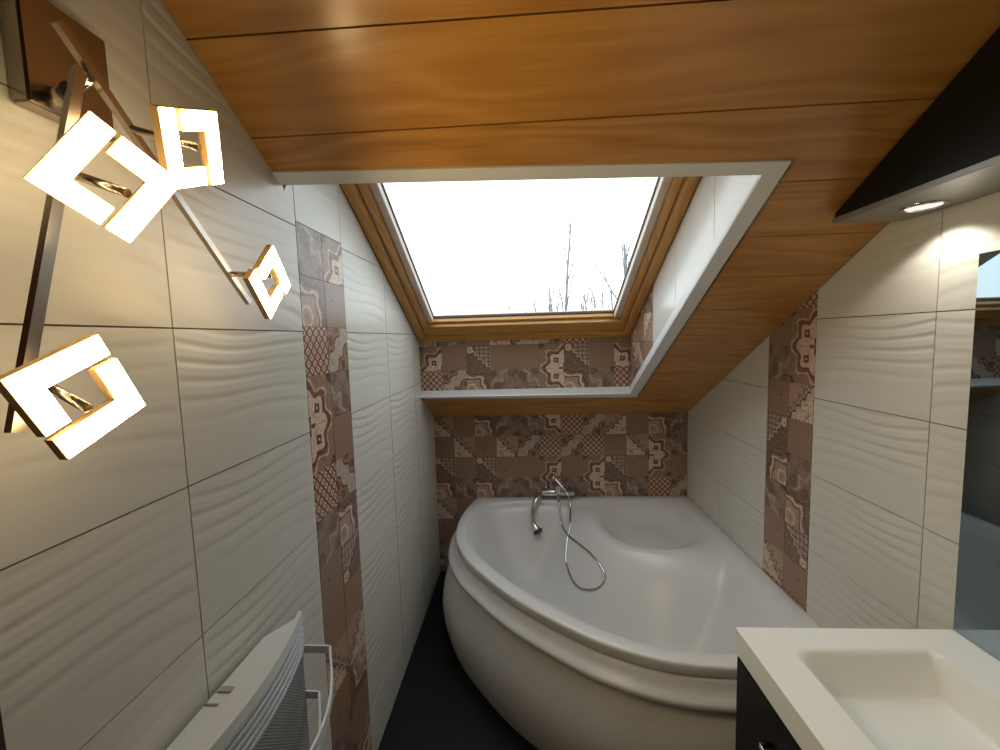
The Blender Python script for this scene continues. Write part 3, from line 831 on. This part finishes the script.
def near_bar(p0, p1, c):
    c = Vector(c)+Vector((0,-0.006,0.028)); d = p1-p0; t = (Vector(c)-p0).dot(d)/d.length_squared; t = min(max(t,0.02),0.98); return p0+d*t
sq = [((-0.479,0.485,1.8815),(0.30,0.22,-0.62),0,0.004,(B0,B1)),
      ((-0.488,0.433,1.636),(-0.33,0.022,-0.071),0,0.005,(B0,B1)),
      ((-0.463,0.599,1.965),(-0.349+0.0,0.269,0.093),1,0.004,(A0,A1)),
      ((-0.485,0.796,1.804),(0.04,0.087,0.077),1,0.006,(A0,A1))]
for c_, rv_, ga, sl_, (p0,p1) in sq: led_square(c_, rv_, ga, sl_, near_bar(p0,p1,c_))

# ------------------------------------------------------------------ towel heater on the left wall
ht = empty('towel_heater', (XL, 0.73, 0.2)); tag(ht, 'white electric towel heater with bowed grille front on tiled wall', 'heater')
HT = 1.000
def hxf(y_): return -0.588 + 0.040*(1-((y_-0.73)/0.261)**2)
ys = [0.47+0.521*i/24 for i in range(25)]
bm = bmesh.new()
poly = [(-0.629,0.56),(-0.629,0.896)] + [(hxf(y_)-0.006, y_) for y_ in ys[::-1] if 0.51 < y_ < 0.975]
prism(bm, [(x,y_,0.22) for x,y_ in poly], (0,0,HT-0.002-0.22)); body = from_bm('body', bm, 'enamel', ht)
box('wall_bracket', (XL+0.0005,0.60,0.30), (-0.628,0.86,0.90), 'rubber', ht)
box('control_tab', (-0.626,0.742,HT-0.004), (-0.598,0.757,HT+0.001), 'tab', ht, 0.001)
box('control_tab', (-0.628,0.712,HT-0.004), (-0.602,0.717,HT+0.001), 'tab', ht, 0.001)
def bowed(name, z0, z1, off0, off1, th, mat, ya=0.47, yb_=0.991):
    bm = bmesh.new(); uvl = bm.loops.layers.uv.new('UVMap')
    yy = [ya+(yb_-ya)*i/24 for i in range(25)]; R_ = []
    for y_ in yy: R_.append([bm.verts.new((hxf(y_)+o_, y_, z_)) for o_, z_ in ((off0,z0),(off1,z1),(off1-th,z1),(off0-th,z0))])
    for a, b_ in zip(R_, R_[1:]):
        for k in range(4):
            f = bm.faces.new((a[k], a[(k+1)%4], b_[(k+1)%4], b_[k]))
            for l in f.loops: l[uvl].uv = (l.vert.co.y, l.vert.co.z)
    bm.faces.new(R_[0]); bm.faces.new(R_[-1][::-1])
    return from_bm(name, bm, mat, ht)
bowed('front_rim', 0.978, HT, 0.004, 0.002, 0.010, 'enamel')
for k in range(5):
    z1 = 0.976-0.0172*k; bowed('slat', z1-0.0125, z1, 0.0005, 0.0045, 0.006, 'panel')
bowed('slat_backing', 0.885, 0.977, -0.004, -0.004, 0.003, 'silver', 0.48, 0.982)
bowed('grille', 0.36, 0.892, -0.001, -0.001, 0.006, 'grille', 0.48, 0.982)
bowed('lower_panel', 0.21, 0.358, 0.002, 0.002, 0.008, 'enamel')
def towel_bar(zb, x_at, yend, xo, bow):
    pts = [Vector((x_at,yend,zb)), Vector((xo-0.012,yend,zb)), Vector((xo-0.003,yend-0.003,zb)), Vector((xo,yend-0.012,zb))]
    n = 14
    for i in range(1, n): 
        t = i/n; y_ = yend-0.012-(2*(yend-0.73)-0.024)*t
        pts.append(Vector((xo+bow*math.sin(math.pi*t), y_, zb)))
    y2 = 2*0.73-yend
    pts += [Vector((xo,y2+0.012,zb)),Vector((xo-0.003,y2+0.003,zb)),Vector((xo-0.012,y2,zb)),Vector((x_at,y2,zb))]
    bm = bmesh.new(); flatbar(bm, pts, 0.020, 0.005, Vector((0,0,1))); return from_bm('towel_bar', bm, 'panel', ht)
towel_bar(0.900, -0.590, 0.987, -0.510, 0.085)
towel_bar(0.775, -0.592, 0.985, -0.546, 0.085)

# ------------------------------------------------------------------ outside: ground and bare trees
tag(box('ground', (-40,3.4,-4.6), (40,60,-4.5), 'ground'), kind='structure')
def tree(base, h, spread, seed, label):
    rnd = random.Random(seed); bm = bmesh.new()
    def branch(p, d, L_, r, lvl):
        pts = [p]; n = 4
        for i in range(n):
            d = (d + Vector((rnd.uniform(-1,1),rnd.uniform(-1,1),rnd.uniform(-.2,.5)))*0.10).normalized()
            pts.append(pts[-1]+d*(L_/n))
        tube(bm, pts, [r*(1-0.17*i) for i in range(n+1)], 5, False)
        if lvl == 0: return
        for k in range(12 if lvl == 2 else 6):
            t = 0.25+0.72*rnd.random(); i = min(int(t*n), n-1); q = pts[i]+(pts[i+1]-pts[i])*(t*n-i)
            a = rnd.uniform(0, 2*math.pi)
            nd = (d*0.8 + Vector((math.cos(a),math.sin(a),0.35))*spread).normalized()
            branch(q, nd, L_*rnd.uniform(.16,.30), r*(1-.6*t)*.5, lvl-1)
    branch(Vector((0,0,0)), Vector((0,0,1)), h*0.92, 0.010*h, 2)
    for v_ in bm.verts: v_.co += Vector(base)
    o = empty('bare_tree', base); tag(o, label, 'tree', 'bare trees beyond the skylight')
    from_bm('trunk_and_branches', bm, 'bark', o)
TLAB = 'slender leafless tree in the low row seen faintly through the skylight'
for i, (px, ty, y_, sp_) in enumerate([(492,285,13,.4),(513,292,16,.35),(530,286,19,.35),(548,270,22,.3),(556,200,25,.2),(566,285,14,.4),(580,292,17.5,.3),(592,280,20,.4),(604,284,23,.4),(618,272,15,.3),(628,262,18,.4),(640,228,13.5,.35),(402,240,14.5,.4),(648,268,21,.4),(470,300,24,.4),(500,290,27,.35),(538,283,29,.35),(574,282,31,.35),(598,288,33,.35),(612,280,26,.35),(634,276,30,.35)]):
    x = (px-524)/FPX*y_; top = CAM.z+(335-ty)/FPX*y_
    tree((x, y_, -4.5), top+4.5, sp_, 20+i, {4:'tallest and narrowest leafless tree seen through the skylight glass', 11:'tall leafless tree with forked twigs close beside the skylight sash', 12:'lone leafless treetop standing apart from the row of trees'}.get(i, TLAB))
